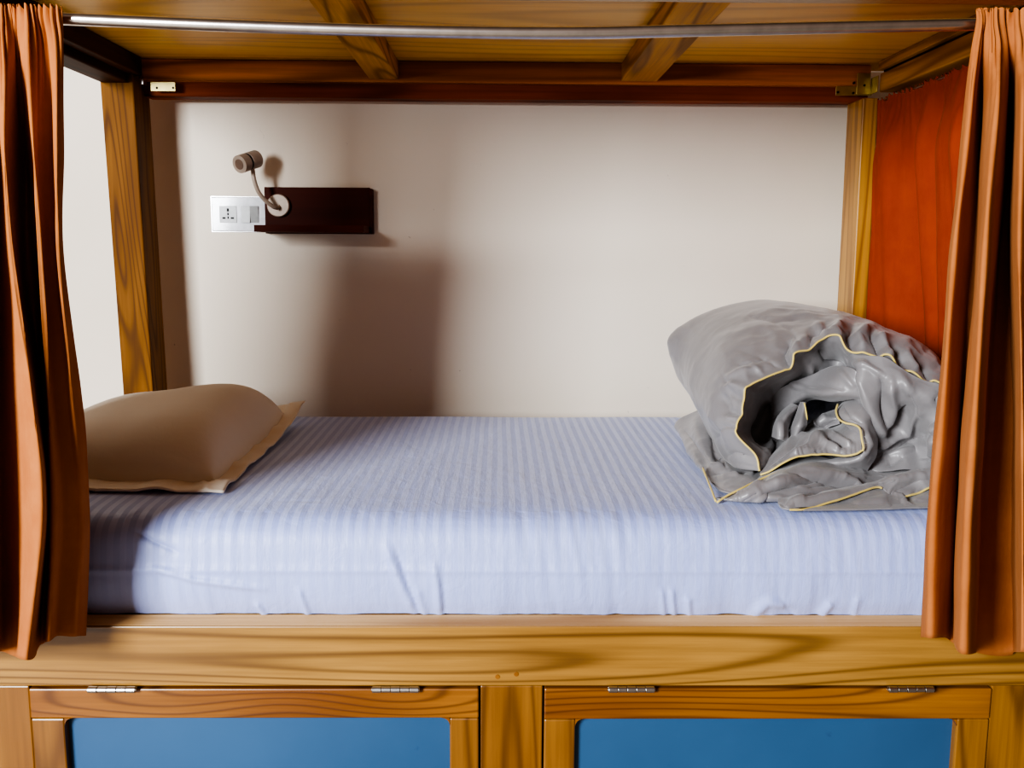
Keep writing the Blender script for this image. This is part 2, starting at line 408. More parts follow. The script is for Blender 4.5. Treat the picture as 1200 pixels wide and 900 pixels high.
# little round wooden pegs
fb = MB()
for (x, y) in ((583, 793), (605, 790)):
    p = P(x, y, YF); MB().tube([p+np.array((0, -.0008, 0)), p+np.array((0, .002, 0))], .0035, 14).build('peg', W_DOORX, bed)
# lower frame: uprights
def upright(pa, pb):
    a = P(pa, 805, YF)[0]; b = P(pb, 805, YF)[0]
    MB().box(a, b, YF+.002, YF+.045, 0.0, ZBB-.0006).build('lower_upright', W_DOORZ, bed, bevel=.002)
upright(-130, 33); upright(563, 636); upright(1163, 1330)
# bottom rail + carcass panels
MB().box(XB0+.02, XB1-.02, YF+.002, YF+.045, .0, .045)
MB().box(P(33, 805, YF)[0]+.001, P(563, 805, YF)[0]-.001, YF+.004, YF+.045, .0, .05).build('plinth', W_DOORX, bed)
MB().box(P(636, 805, YF)[0]+.001, P(1163, 805, YF)[0]-.001, YF+.004, YF+.045, .0, .05).build('plinth', W_DOORX, bed)
MB().box(XL0, XR1, YP1-.02, YP1, .05, ZL-.02).build('carcass_back', W_DARKX, bed)
for x in (XL0, XR1-.018): MB().box(x, x+.018, YF+.05, YP0-.002, 0.0, ZL-.02).build('carcass_side', W_DARKY, bed)
# doors
def door(px0, px1, pl, pr, pt, hinges, topmat):
    zt = ZBB-.0035; zb = .055
    x0 = P(px0, 806, YF)[0]; x1 = P(px1, 806, YF)[0]
    ix0 = P(pl, 845, YF)[0]; ix1 = P(pr, 845, YF)[0]; zi = P((pl+pr)/2, pt, YF)[2]
    m = MB(); r = .012; y0, y1 = YF-.002, YF+.022
    # top rail with rounded inner corners
    m.box(x0, x1, y0, y1, zi, zt)
    top = m.build('cupboard_door', topmat, bed, bevel=.002)
    for a, b, s in ((x0, ix0, 1), (ix1, x1, -1)):
        q = MB(); q.box(a, b, y0+.0004, y1, zb, zi-.0006)
        q.build('stile', W_DOORZ, top, bevel=.0025)
        c = b if s == 1 else a
        f = MB(); pts = [np.array((c, y0+.0006, zi-.0003)), np.array((c+s*r, y0+.0006, zi-.0003))]
        for k in range(7):
            t = math.pi/2*k/6; pts.append(np.array((c+s*r-s*r*math.sin(t), y0+.0006, zi-r+r*math.cos(t))))
        f.poly(pts[:1]+pts[2:], (0, .021, 0)).build('corner_fillet', topmat, top)
    MB().box(ix0, ix1, y0+.0004, y1, zb, zb+.06).build('bottom_rail', topmat, top, bevel=.002)
    pn = MB().box(ix0-.004, ix1+.004, YF+.012, YF+.02, zb+.05, zi+.004).build('blue_panel', BLUE, top)
    for (a, b, y) in hinges:
        pa = P(a, y, YF-.008); pb = P(b, y, YF-.008); n = 5; h = MB(); L = pb-pa
        zc = ZBB-.0015; pa[2] = pb[2] = zc
        for k in range(n):
            u = pa+(pb-pa)*((k+.03)/n); v = pa+(pb-pa)*((k+.97)/n)
            h.tube([u, v], .0048 if k % 2 == 0 else .0044, 14)
        h.tube([pa+(pb-pa)*(-.015), pb+(pb-pa)*.015], .0028, 10)
        h.box(pa[0], pb[0], YF-.0045, YF-.0015, zc-.0035, zc+.002)
        h.build('hinge', HINGE, top, bevel=.0004)
    return top
door(34, 561, 76, 527, 841, ((103, 159, 807), (436, 491, 804)), W_DOORX)
door(638, 1162, 674, 1121, 842, ((713, 767, 806), (1041, 1094, 808)), W_DOORX)

# ------------------------------------------------------------ curtain rod (sagging, bent tube)
YR = 1.25
rp = cr_axis0([P(-150, 14, YR), P(20, 19, YR), P(72, 22, YR), P(240, 29, YR), P(400, 34.5, YR), P(560, 38, YR), P(690, 38.5, YR), P(800, 36, YR), P(960, 32.5, YR), P(1145, 28.5, YR), P(1240, 27, YR), P(1320, 26, YR)], 60)
rod = MB().tube(rp, .0076, 20).build('curtain_rod', STEEL, None, smooth=True)
tag(rod, 'long sagging steel tube curtain rod across the front of the bunk', 'curtain rod')
for i, e in enumerate((rp[0], rp[-1])):
    s = 1 if i == 0 else -1
    m = MB().box(e[0]-.002, e[0]+.012, YR-.012, YF-.0055, e[2]-.012, e[2]+.012)
    m.build('rod_holder', DARKM, rod, bevel=.001)

# ------------------------------------------------------------ curtains
def sheet(name, S, mat, parent=None, thick=.0016, extra=None):
    nr, nc = S.shape[:2]
    off = wpos(parent) if parent else Vector((0, 0, 0))
    me = bpy.data.meshes.new(name)
    me.from_pydata([tuple(v) for v in (S.reshape(-1, 3)-np.array(off))], [], gfaces(nr, nc)); me.update()
    me.materials.append(mat); me.polygons.foreach_set('use_smooth', [True]*len(me.polygons))
    o = bpy.data.objects.new(name, me); C.objects.link(o); o.parent = parent
    if thick:
        m = o.modifiers.new('solid', 'SOLIDIFY'); m.thickness = thick; m.offset = 0
    return o
def curtain_rows(ys, cols, YV, K=1.65):
    """cols: list of (depth sequence, px sequence) control lines"""
    G = np.zeros((len(ys), len(cols), 3))
    for j, (pxs, ds) in enumerate(cols):
        for i, y in enumerate(ys):
            f_ = math.exp(-max(0, y-24)/60.0)
            G[i, j] = P(pxs[i], y, YV+K*ds[i]*(1-.55*f_)-.019*f_)
    return G
# left curtain -------------------------------------------------
ys = [8, 21, 60, 170, 300, 450, 600, 750]
def dd(top, full): return [top*.3, top*.5, top*.8, full, full, full, full, full]
colsL = [
 ([-345]*8, dd(0, .0)), ([-325]*8, dd(-.01, -.03)), ([-302]*8, dd(.01, .03)), ([-280]*8, dd(-.01, -.03)), ([-258]*8, dd(.01, .03)),
 ([-236]*8, dd(-.01, -.03)), ([-214]*8, dd(.01, .03)), ([-192]*8, dd(-.01, -.03)), ([-170]*8, dd(0, .03)), ([-150, -150, -150, -150, -150, -150, -150, -150], dd(-.01, -.03)),
 ([-128]*8, dd(.01, .03)), ([-104]*8, dd(-.01, -.03)), ([-80]*8, dd(.01, .03)), ([-58]*8, dd(-.01, -.035)),
 ([-36, -36, -36, -34, -30, -26, -24, -20], dd(.01, .03)),
 ([-16, -16, -18, -18, -22, -20, -18, -14], dd(-.01, -.035)),
 ([-8, -8, -8, -6, -4, -4, -2, 0], dd(.01, .02)),
 ([2, 1, 1, 3, 12, 30, 42, 24], dd(-.012, -.026)),
 ([6, 6, 8, 8, 18, 40, 52, 38], dd(-.010, -.018)),
 ([14, 16, 20, 26, 28, 46, 55, 46], dd(.012, .030)),
 ([24, 24, 26, 33, 40, 50, 58, 51], dd(.006, .030)),
 ([30, 30, 30, 38, 46, 55, 62, 56], dd(-.012, -.012)),
 ([40, 40, 44, 46, 54, 64, 74, 66], dd(.004, .004)),
 ([50, 50, 56, 60, 62, 76, 88, 80], dd(.012, .010)),
 ([62, 62, 66, 66, 68, 84, 97, 90], [-.004, -.005, -.008, -.010, -.004, .006, .012, .012]),
 ([72, 73, 75, 75, 77, 95, 105, 99], [-.002, -.002, 0, .004, .012, .024, .032, .032]),
]
# bottom hem rises to the right as in the photo
GL = curtain_rows(ys, colsL, YR)
for j in range(len(colsL)):
    px = colsL[j][0][7]; yb = 764 if px < 40 else (752 if px < 57 else 745)
    dy = colsL[j][1][7]; GL[7, j] = P(px, yb+(8 if 20 < px < 50 else 0), YR+1.9*dy)
def gather(S, nfreq, ztop, amp=.004, seed=1.0, h=.10):
    """small heading gathers that die out below the rod, plus soft linen unevenness"""
    nr, nc = S.shape[:2]; out = S.copy()
    cx = S[int(nr*.02), :, 0]
    N = facing(S)
    for j in range(nc):
        u = j/nc*nfreq; ph = u+1.3*noise.noise(Vector((u*.35, seed, 0)))
        a = math.sin(ph*2*math.pi)+.5*math.sin(ph*4.7+seed)
        for i in range(nr):
            d = max(0.0, ztop-S[i, j, 2])
            f = math.exp(-(d/h)**1.5)
            out[i, j] += N[i, j]*amp*a*f
            out[i, j, 2] += .003*math.sin(ph*6.283+1)*math.exp(-(d/.02)**2)
            v = Vector((S[i, j, 0]*9, seed, S[i, j, 2]*3.2))
            out[i, j] += N[i, j]*(.0045*noise.noise(v)+.0018*noise.noise(v*3.1))
    return out
SL = gather(patch(GL, 200, 400), 44, P(0, 12, YR)[2], .0038, 3.1)
SL[..., 1] = np.where(SL[..., 2] < ZLT+.03, np.minimum(SL[..., 1], YF-.004), SL[..., 1])
cur = sheet('curtain', SL, CURT)
tag(cur, 'terracotta linen curtain bunched at the left end of the rod', 'curtain')
# right curtain ------------------------------------------------
ysr = [12, 27, 60, 112, 200, 300, 450, 600, 755]
def d2(top, full): return [top*.3, top*.5, top*.8, full, full, full, full, full, full]
colsR = [
 ([1146, 1147, 1141, 1134, 1124, 1113, 1102, 1089, 1082], d2(.004, .016)),
 ([1148, 1149, 1144, 1138, 1129, 1118, 1107, 1094, 1090], d2(-.008, -.006)),
 ([1151, 1151, 1149, 1144, 1138, 1130, 1121, 1112, 1106], d2(.0, .012)),
 ([1155, 1155, 1154, 1153, 1148, 1142, 1130, 1122, 1117], d2(.012, .036)),
 ([1160, 1160, 1160, 1158, 1152, 1147, 1134, 1124, 1119], d2(-.006, -.006)),
 ([1165, 1165, 1168, 1168, 1160, 1153, 1144, 1134, 1128], [-.004, -.006, -.010, -.034, -.038, -.042, -.046, -.046, -.044]),
 ([1170, 1170, 1174, 1175, 1170, 1164, 1154, 1146, 1142], d2(-.006, -.022)),
 ([1175, 1175, 1178, 1181, 1178, 1170, 1160, 1152, 1146], d2(.012, .030)),
 ([1182, 1182, 1186, 1187, 1186, 1181, 1184, 1183, 1183], d2(.010, .036)),
 ([1189, 1189, 1192, 1192, 1190, 1187, 1191, 1191, 1191], d2(-.008, -.010)),
 ([1196, 1196, 1198, 1198, 1196, 1194, 1197, 1198, 1198], d2(-.012, -.038)),
 ([1204]*9, d2(.0, -.02)), ([1212]*9, d2(.01, .034)), ([1226]*9, d2(-.01, -.034)), ([1242]*9, d2(.01, .034)),
 ([1258]*9, d2(-.01, -.034)), ([1276]*9, d2(.01, .034)), ([1292]*9, d2(-.01, -.02)),
]
GR = curtain_rows(ysr, colsR, YR, 2.15)
for j in range(len(colsR)):
    px = colsR[j][0][8]; yb = 747 if px < 1112 else (765 if 1120 < px < 1150 else (752 if px < 1180 else 764))
    d = colsR[j][1][8]; GR[8, j] = P(px, yb, YR+2.15*d)
SR = gather(patch(GR, 200, 260), 26, P(1150, 18, YR)[2], .0036, 7.7)
SR[..., 1] = np.minimum(SR[..., 1], YF-.009+.004*np.tanh((SR[..., 1]-YF)/.02))
cur = sheet('curtain', SR, CURT)
tag(cur, 'orange terracotta curtain gathered at the right end of the rod, hanging over the beam', 'curtain')
# side curtain along the right end ------------------------------
XS = XRr+.004
def side_pt(px, py): return PX(px, py, XS)
n = 46; G = []
yv = np.linspace(YP0-.003, YF+.03, n)
ztop = PX(1060, 106, XS)[2]
for k, dz in enumerate((0, .012, .05, .15, .35, .55, .75)):
    row = []
    for j, y in enumerate(yv):
        ph = j*2*math.pi/7.3+1.1*math.sin(j*.45)+(.25*k*math.sin(j*.8) if k > 2 else 0)
        a = (.004, .006, .014, .026, .032, .034, .034)[k]
        zz = ztop-dz
        row.append((XS+(0, 0, 0, 0, .028, .048, .048)[k]*min(1, (YP0-y)/.12)+a*(math.sin(ph)+.35*math.sin(2.3*ph+1)), y, max(zz, ZM+.012+.001*(6-k))))
    G.append(row)
G = [[(x if j > 1 else XS-.004*(1-j), y, z) for j, (x, y, z) in enumerate(row)] for row in G]
SS = patch(G, 120, 320); SS = gather(SS, 44, ztop, .003, 12.1, .06)
cur = sheet('curtain', SS, CURT2)
tag(cur, 'rust red curtain closing the right end of the bunk behind the duvet', 'curtain')
wr = MB().tube([(XS, YP0-.001, ztop-.004), (XS, YF+.051, ztop-.004)], .003, 10).build('curtain_wire', STEEL, None, smooth=True)
tag(wr, 'thin steel curtain wire under the right side rail', 'curtain wire')

# ------------------------------------------------------------ mattress
def rounded_profile():
    pr = [(YP0-.03, ZM-.16), (YP0-.012, ZM-.08), (YP0-.02, ZM-.01), (YP0-.06, ZM+.002), (1.9, ZM), (1.6, ZM), (1.47, ZM+.0), (1.415, ZM-.004), (1.388, ZM-.016),
          (1.374, ZM-.036), (1.368, ZM-.07), (1.366, ZM-.10), (1.369, ZM-.13), (1.377, ZL+.0035)]
    return np.array(pr)
pr = rounded_profile()
xs = np.linspace(XL1+.012, XRr-.012, 520)
# sample profile densely on the front part
A = cr_axis0(np.concatenate([pr, np.zeros((len(pr), 1))], 1)[:, :2], 220)
keep = [i for i in range(220) if i > 85 or i % 3 == 0]
A = A[keep]; A[:, 1] = np.maximum(A[:, 1], ZL+.003)
S = np.zeros((len(A), len(xs), 3)); S[..., 0] = xs[None, :]; S[..., 1] = A[:, 0][:, None]; S[..., 2] = A[:, 1][:, None]
# round the ends
ex = np.minimum(xs-xs[0], xs[-1]-xs)
rr = np.clip(1-ex/.03, 0, 1); sh = 1-np.sqrt(np.clip(1-rr**2, 0, 1))
cy, cz = 1.8, ZM-.08
S[..., 1] += (cy-S[..., 1])*(sh*.06)[None, :]; S[..., 2] += np.where(S[..., 2] > cz, (cz-S[..., 2])*(sh*.6)[None, :], 0)
N = normals(S); 
if N[10, 200, 2] < 0: N = -N
if N[A.shape[0]//4, 200, 2] < 0: N = -N
H = np.zeros(S.shape[:2])
for i in range(S.shape[0]):
    y, z = A[i]
    low = max(0, min(1, (ZM-.055-z)/.10)) if y < 1.5 else 0
    for j in range(0, S.shape[1]):
        x = xs[j]
        H[i, j] = .0022*noise.noise(Vector((x*3.2, y*4, z*4)))
        if y < 1.6:
            H[i, j] += low*.009*noise.noise(Vector((x*24, 3, z*5)))*max(0, noise.noise(Vector((x*2.3, 8, 1)))+.35)
            H[i, j] += .0016*noise.noise(Vector((x*10, 5, z*16+y*6)))+(.0016*noise.noise(Vector((x*58+z*9, 2, z*7)))*max(0, .3+noise.noise(Vector((x*4, 4, z*9))))*2 if y < 1.42 else 0)
        if y < 1.42 and abs(z-(ZM-.083)) < .05: H[i, j] += .0022*math.exp(-((z-(ZM-.080))/.006)**2)
S = S+N*H[..., None]
S = strokes(S, [
 ([(452, 640), (468, 680), (487, 720)], 5, .0045), ([(463, 640), (478, 685), (495, 724)], 3, -.0025),
 ([(489, 690), (498, 722)], 4, .004), ([(508, 660), (513, 690), (516, 722)], 4.5, .0045), ([(519, 680), (521, 722)], 2.5, -.0025),
 ([(158, 622), (180, 635), (210, 648)], 4, -.0035), ([(180, 666), (230, 680), (310, 690)], 4, .004), ([(300, 706), (312, 722)], 3, .005),
 ([(350, 690), (362, 722)], 3, .005), ([(775, 690), (778, 722)], 3, .004), ([(787, 690), (790, 722)], 3, .005),
 ([(806, 700), (808, 722)], 3, .005), ([(880, 722), (900, 705), (925, 708)], 6, .006), ([(930, 722), (915, 700)], 4, -.0025), ([(960, 722), (975, 705)], 5, .006),
 ([(1000, 722), (1005, 700)], 4, .004), ([(755, 538), (790, 540)], 1.5, .003)])
S[..., 2] = np.maximum(S[..., 2], ZL+.0015)
nr, nc = S.shape[:2]
faces = gfaces(nr, nc); faces.append(tuple(i*nc for i in range(nr))); faces.append(tuple(i*nc+nc-1 for i in range(nr-1, -1, -1)))
faces.append(tuple([j for j in range(nc)]+[(nr-1)*nc+j for j in range(nc-1, -1, -1)]))
mt = empty('mattress', (0, 1.8, ZL), 'thin single mattress under a pale blue striped satin fitted sheet', 'mattress')
fs = obj('fitted_sheet', S.reshape(-1, 3), faces, SHEET, mt, smooth=True)

# ------------------------------------------------------------ pillow
pcx = P(230, 520, 1.8)
c_fr = np.array([P(262, 580, 1.50)[0], 1.50]); c_br = np.array([P(357, 466, 2.13)[0]-.0, 2.13])
ax = (c_br-c_fr); Lh = np.linalg.norm(ax); ax /= Lh; side = np.array([-ax[1], ax[0]])   # side points to -X
Wd = .47
nu, nv = 110, 90
top = np.zeros((nu, nv, 3)); bot = np.zeros((nu, nv, 3)); fl = .055
for i in range(nu):
    for j in range(nv):
        u = i/(nu-1)*2-1; v = j/(nv-1)*2-1        # u along length, v across
        bow = 1-.035*(1-u*u)*abs(v)**3; bow2 = 1-.03*(1-v*v)*abs(u)**3
        L = (u*bow2+1)/2*Lh; W = (v*bow+1)/2*Wd
        xy = c_fr+ax*L+side*W
        fu = .060/(Lh/2); fv = .032/(Wd/2)
        a = min(1, abs(u)/(1-fu)); b = min(1, abs(v)/(1-fv))
        core = (max(0, 1-a**3.6)**.5)*(max(0, 1-b**3.2)**.5)
        th = .094*core*(1+.22*u-.38*v)
        # rim lift: rear right corner stands up
        lift = .045*max(0, u)**2*(1-min(1, (v+1)/1.2)) + .012*max(0, -u)*0
        lift += .018*(1-core)*0
        base = ZM+.004+lift+.02*max(0, v)*1.0
        wob = .004*noise.noise(Vector((u*5, v*5, 0))) if core <= 0 else .003*noise.noise(Vector((u*2.2, v*2.2, 3)))*core
        pr_ = .0
        if core <= 0:
            # flange ripple
            pr_ = .004*math.sin((u*14 if abs(v) > 1-fv else v*11)+1.0)
        top[i, j] = (xy[0], xy[1], base+.5*0+th*1.0+.004+wob+max(0, pr_))
        bot[i, j] = (xy[0], xy[1], base+max(0, wob if core <= 0 else 0)+max(0, pr_)-.0015*(core > 0))
        if core <= 0: pass
TP = strokes(top, [([(236, 560), (243, 575)], 2.5, .004), ([(220, 556), (228, 570)], 2.5, -.003), ([(248, 566), (262, 540)], 2, -.003), ([(190, 540), (225, 552), (250, 560)], 5, .003)])
pil = empty('pillow', (c_fr[0]-.2, 1.8, ZM), 'beige pillow with flat flange border lying at the left end of the bed', 'pillow')
# body and flange as separate meshes
iu = int(nu*(.060/Lh)); jv = int(nv*(.032/Wd))
def closed(Tt, Bb):
    n0, m0 = Tt.shape[:2]; v = list(Tt.reshape(-1, 3))+list(Bb.reshape(-1, 3)); o_ = n0*m0
    f = gfaces(n0, m0)+[tuple(o_+k for k in reversed(q)) for q in gfaces(n0, m0)]
    for i in range(n0-1):
        for j in (0, m0-1): f.append((i*m0+j, (i+1)*m0+j, o_+(i+1)*m0+j, o_+i*m0+j))
    for j in range(m0-1):
        for i in (0, n0-1): f.append((i*m0+j, i*m0+j+1, o_+i*m0+j+1, o_+i*m0+j))
    return v, f
sl = (slice(iu, nu-iu), slice(jv, nv-jv))
v, f = closed(TP[sl], bot[sl]); obj('pillow_body', v, f, PILLOW, pil, smooth=True)
# flange ring
fv_, ff_ = [], []
idx = {}
for L_ in (TP, bot):
    for i in range(nu):
        for j in range(nv): fv_.append(tuple(L_[i, j]))
o_ = nu*nv
ring = lambda i, j: i < iu or i >= nu-1-iu or j < jv or j >= nv-1-jv
for i in range(nu-1):
    for j in range(nv-1):
        if ring(i, j):
            q = (i*nv+j, i*nv+j+1, (i+1)*nv+j+1, (i+1)*nv+j); ff_.append(q); ff_.append(tuple(o_+k for k in reversed(q)))
for i in range(nu-1):
    for j in (0, nv-1): ff_.append((i*nv+j, (i+1)*nv+j, o_+(i+1)*nv+j, o_+i*nv+j))
for j in range(nv-1):
    for i in (0, nu-1): ff_.append((i*nv+j, i*nv+j+1, o_+i*nv+j+1, o_+i*nv+j))
used = sorted({k for q in ff_ for k in q}); mp = {k: n for n, k in enumerate(used)}
obj('flange', [fv_[k] for k in used], [tuple(mp[k] for k in q) for q in ff_], PILLOWF, pil, smooth=True)

# ------------------------------------------------------------ duvet
dv = empty('duvet', (P(960, 560, 1.6)[0]+.02, 1.75, ZM), 'rolled grey satin duvet with yellow piping piled at the right end of the bed', 'duvet')
islands = []
def G3(rows): return np.array([[P(x, y, Y) for (x, y, Y) in r] for r in rows])
# outer shell
mouth = [(890,552,1.55),(885,533,1.56),(862,507,1.57),(868,485,1.585),(876,455,1.60),(900,441,1.61),(924,430,1.62),(942,410,1.63),(973,395,1.64),(1003,413,1.61),(1037,417,1.59),(1060,433,1.575),(1080,443,1.565),(1103,450,1.555),(1128,490,1.54),(1130,540,1.53)]
r1 = [(858,545,1.62),(850,522,1.62),(842,500,1.63),(843,475,1.64),(852,445,1.66),(872,424,1.67),(902,408,1.69),(935,392,1.70),(974,381,1.71),(1008,387,1.68),(1042,394,1.66),(1068,409,1.65),(1090,424,1.64),(1112,440,1.63),(1140,480,1.62),(1145,535,1.61)]
r2 = [(838,520,1.80),(828,498,1.80),(820,478,1.80),(816,455,1.81),(825,425,1.83),(847,396,1.85),(882,376,1.87),(922,366,1.88),(968,365,1.88),(1003,371,1.87),(1036,385,1.86),(1062,398,1.85),(1084,413,1.84),(1104,430,1.83),(1130,470,1.82),(1135,515,1.82)]
r3 = [(826,490,2.0),(814,470,2.0),(804,452,2.0),(799,430,2.0),(806,402,2.02),(830,376,2.03),(862,361,2.05),(902,354,2.05),(944,358,2.06),(978,367,2.06),(1008,381,2.05),(1036,396,2.04),(1060,412,2.03),(1080,430,2.02),(1100,460,2.01),(1105,490,2.0)]
r4 = [(822,470,2.12),(808,455,2.12),(795,435,2.12),(784,404,2.10),(792,388,2.12),(822,371,2.13),(858,360,2.14),(896,356,2.15),(930,362,2.15),(960,372,2.15),(985,386,2.15),(1010,402,2.14),(1035,420,2.13),(1055,438,2.12),(1075,455,2.11),(1080,475,2.1)]
r5 = [(850,455,2.16),(845,450,2.17),(835,440,2.17),(825,425,2.17),(835,410,2.18),(850,400,2.18),(870,395,2.19),(900,395,2.19),(920,400,2.19),(940,405,2.19),(960,412,2.19),(980,420,2.19),(1000,430,2.18),(1015,440,2.17),(1030,450,2.16),(1030,460,2.16)]
S = patch(G3([mouth, r1, r2, r3, r4, r5]), 150, 240)
S = strokes(S, [
 ([(868,486),(852,480),(846,462)], 5, -.010), ([(878,458),(860,452),(850,455)], 4, .006), ([(925,430),(918,412),(926,396)], 6, -.012),
 ([(932,425),(935,405),(950,394)], 5, .010), ([(945,408),(950,390),(975,380)], 6, -.012), ([(972,394),(962,384),(955,378)], 4, .008),
 ([(985,400),(978,388),(985,378)], 6, .012), ([(1000,410),(993,392),(1000,380)], 5, -.012), ([(1012,412),(1006,396),(1020,384)], 6, .014),
 ([(1030,416),(1022,398),(1018,388)], 5, -.012), ([(1045,420),(1038,404),(1030,392)], 6, .012), ([(1060,430),(1052,412),(1044,402)], 5, -.012),
 ([(1074,438),(1066,424),(1056,410)], 6, .012), ([(1090,446),(1080,430),(1068,418)], 5, -.010), ([(1050,396),(1085,412),(1098,432)], 7, .008),
 ([(860,375),(920,362),(960,372)], 5, .004), ([(900,395),(850,410),(830,440)], 14, .008), ([(870,440),(840,470),(838,500)], 8, .006),
 ([(900,420),(860,430)], 6, -.005), ([(915,432),(890,418),(868,414)], 3, -.004), ([(872,470),(858,462),(848,440)], 3, -.004), ([(866,500),(848,500),(838,515)], 3, -.004), ([(880,535),(862,530),(850,535)], 3, -.004), ([(940,405),(925,385),(905,378)], 3.5, -.004), ([(864,490),(850,488)], 3, .004), ([(895,440),(880,425)], 3, .004), ([(890,432),(870,436),(850,445)], 4, .005), ([(875,372),(905,378),(940,372)], 4, -.004), ([(845,400),(880,385),(930,380)], 6, .004)])
islands.append(S)
# lining rolled inward from the mouth
def inward(row, c, f, dY): return [(x+(c[0]-x)*f, y+(c[1]-y)*f, Y+dY) for (x, y, Y) in row]
mc = (955, 492)
L1 = [(893,549,1.60),(892,530,1.61),(869,508,1.62),(875,488,1.635),(883,460,1.65),(904,447,1.66),(928,436,1.67),(947,417,1.67),(976,404,1.66),(1003,425,1.635),(1033,432,1.62),(1056,450,1.605),(1076,462,1.595),(1098,478,1.585),(1110,505,1.57),(1112,545,1.56)]
L2 = [(903,540,1.70),(905,522,1.73),(888,508,1.76),(893,487,1.78),(902,468,1.79),(922,456,1.78),(944,446,1.76),(962,434,1.71),(982,424,1.70),(1000,438,1.63),(1026,450,1.62),(1048,468,1.61),(1066,480,1.60),(1080,500,1.6),(1085,520,1.6),(1085,545,1.6)]
L3 = [(x+(mc[0]-x)*.35, y+(mc[1]-y)*.35, 1.76) for (x, y, Y) in L2]
L4 = [(x+(mc[0]-x)*.7, y+(mc[1]-y)*.7, 1.9) for (x, y, Y) in L2]
L5 = [(x+(mc[0]-x)*.99, y+(mc[1]-y)*.99, 1.95) for (x, y, Y) in L2]
S = patch(G3([mouth, L1, L2, L3, L4, L5]), 100, 240)
S = strokes(S, [
 ([(905,510),(895,535),(893,550)], 4, .010), ([(885,500),(890,520)], 4, -.010), ([(893,470),(910,462),(930,455)], 5, .012), ([(930,470),(900,490)], 5, -.008),
 ([(945,425),(955,440),(975,440)], 6, .014), ([(960,410),(968,425),(990,430)], 5, -.012), ([(1000,425),(1040,450),(1060,470)], 7, .008)])
islands.append(S)
# inner overhanging flap of the roll (upper, dark)
S = patch(G3([
 [(900,462,1.76),(925,450,1.73),(950,440,1.69),(977,430,1.66),(1000,432,1.595),(1008,445,1.59)],
 [(903,478,1.77),(925,464,1.73),(948,455,1.68),(975,450,1.615),(1000,450,1.59),(1010,460,1.585)],
 [(904,494,1.78),(926,476,1.73),(950,461,1.67),(978,464,1.61),(1002,465,1.595),(1012,470,1.595)],
 [(912,500,1.84),(930,485,1.79),(952,468,1.72),(980,470,1.67),(1000,470,1.66),(1012,478,1.66)]]), 50, 90)
islands.append(strokes(S, [([(925,448),(950,458),(975,463)], 3, .006), ([(960,450),(990,458)], 5, -.004), ([(985,436),(1002,455)], 4, .005)]))
# big drape falling from the right piping
S = patch(G3([
 [(982,404,1.67),(1003,416,1.61),(1037,419,1.58),(1060,435,1.565),(1080,445,1.555),(1104,452,1.545),(1128,470,1.54)],
 [(992,427,1.64),(1010,432,1.59),(1030,445,1.565),(1058,455,1.55),(1082,468,1.54),(1104,475,1.53),(1128,495,1.53)],
 [(998,448,1.605),(1018,465,1.58),(1034,480,1.575),(1056,486,1.59),(1075,500,1.60),(1094,505,1.53),(1120,515,1.52)],
 [(1006,475,1.62),(1022,500,1.59),(1038,512,1.60),(1056,512,1.62),(1072,520,1.62),(1092,535,1.56),(1118,540,1.53)],
 [(1012,510,1.62),(1024,530,1.61),(1040,532,1.61),(1058,532,1.60),(1076,538,1.60),(1094,548,1.56),(1116,555,1.54)],
 [(1012,545,1.61),(1024,552,1.585),(1040,552,1.58),(1060,550,1.58),(1078,552,1.58),(1096,556,1.56),(1116,560,1.55)]]), 150, 170)
S = strokes(S, [
 ([(1010,432),(1018,462),(1028,495),(1034,512)], 6, .016), ([(1030,442),(1034,472),(1037,500)], 5, -.018), ([(1044,448),(1046,475),(1040,505)], 6, .012),
 ([(1062,478),(1050,498),(1040,515)], 5, -.016), ([(1076,482),(1062,506),(1040,518),(1026,524)], 4, .013), ([(1055,440),(1075,475),(1085,490)], 5, .007),
 ([(1066,460),(1078,485)], 4, -.006), ([(1082,510),(1060,520),(1030,536)], 6, -.008), ([(1088,505),(1094,480),(1101,462)], 4, -.012),
 ([(1090,495),(1094,503),(1104,498)], 4, .010), ([(1084,520),(1086,540)], 5, -.016), ([(1096,510),(1094,535)], 6, .014), ([(1000,425),(1015,428),(1035,440)], 3, .006), ([(1030,535),(1050,528),(1075,525)], 4, .007), ([(1040,545),(1060,535)], 4, -.006)])
islands.append(S)
# inner roll: puff to the right with its own piped edge
S = patch(G3([
 [(985,474,1.66),(993,468,1.64),(1006,466,1.62),(1014,472,1.60)],
 [(982,482,1.61),(994,480,1.585),(1008,480,1.58),(1020,484,1.60)],
 [(985,492,1.59),(998,492,1.565),(1014,494,1.56),(1026,502,1.59)],
 [(994,500,1.585),(1008,504,1.555),(1018,512,1.55),(1028,520,1.58)],
 [(1002,512,1.575),(1012,520,1.545),(1018,528,1.545),(1026,535,1.57)],
 [(990,534,1.56),(1004,538,1.54),(1012,540,1.545),(1020,545,1.57)],
 [(950,542,1.56),(975,546,1.555),(1000,548,1.56),(1016,552,1.58)]]), 90, 60)
S = strokes(S, [([(990,478),(996,490),(1010,496)], 3, -.006), ([(1006,478),(1020,492)], 4, .005), ([(1012,506),(1018,520),(1012,534)], 4, .006)])
islands.append(S)
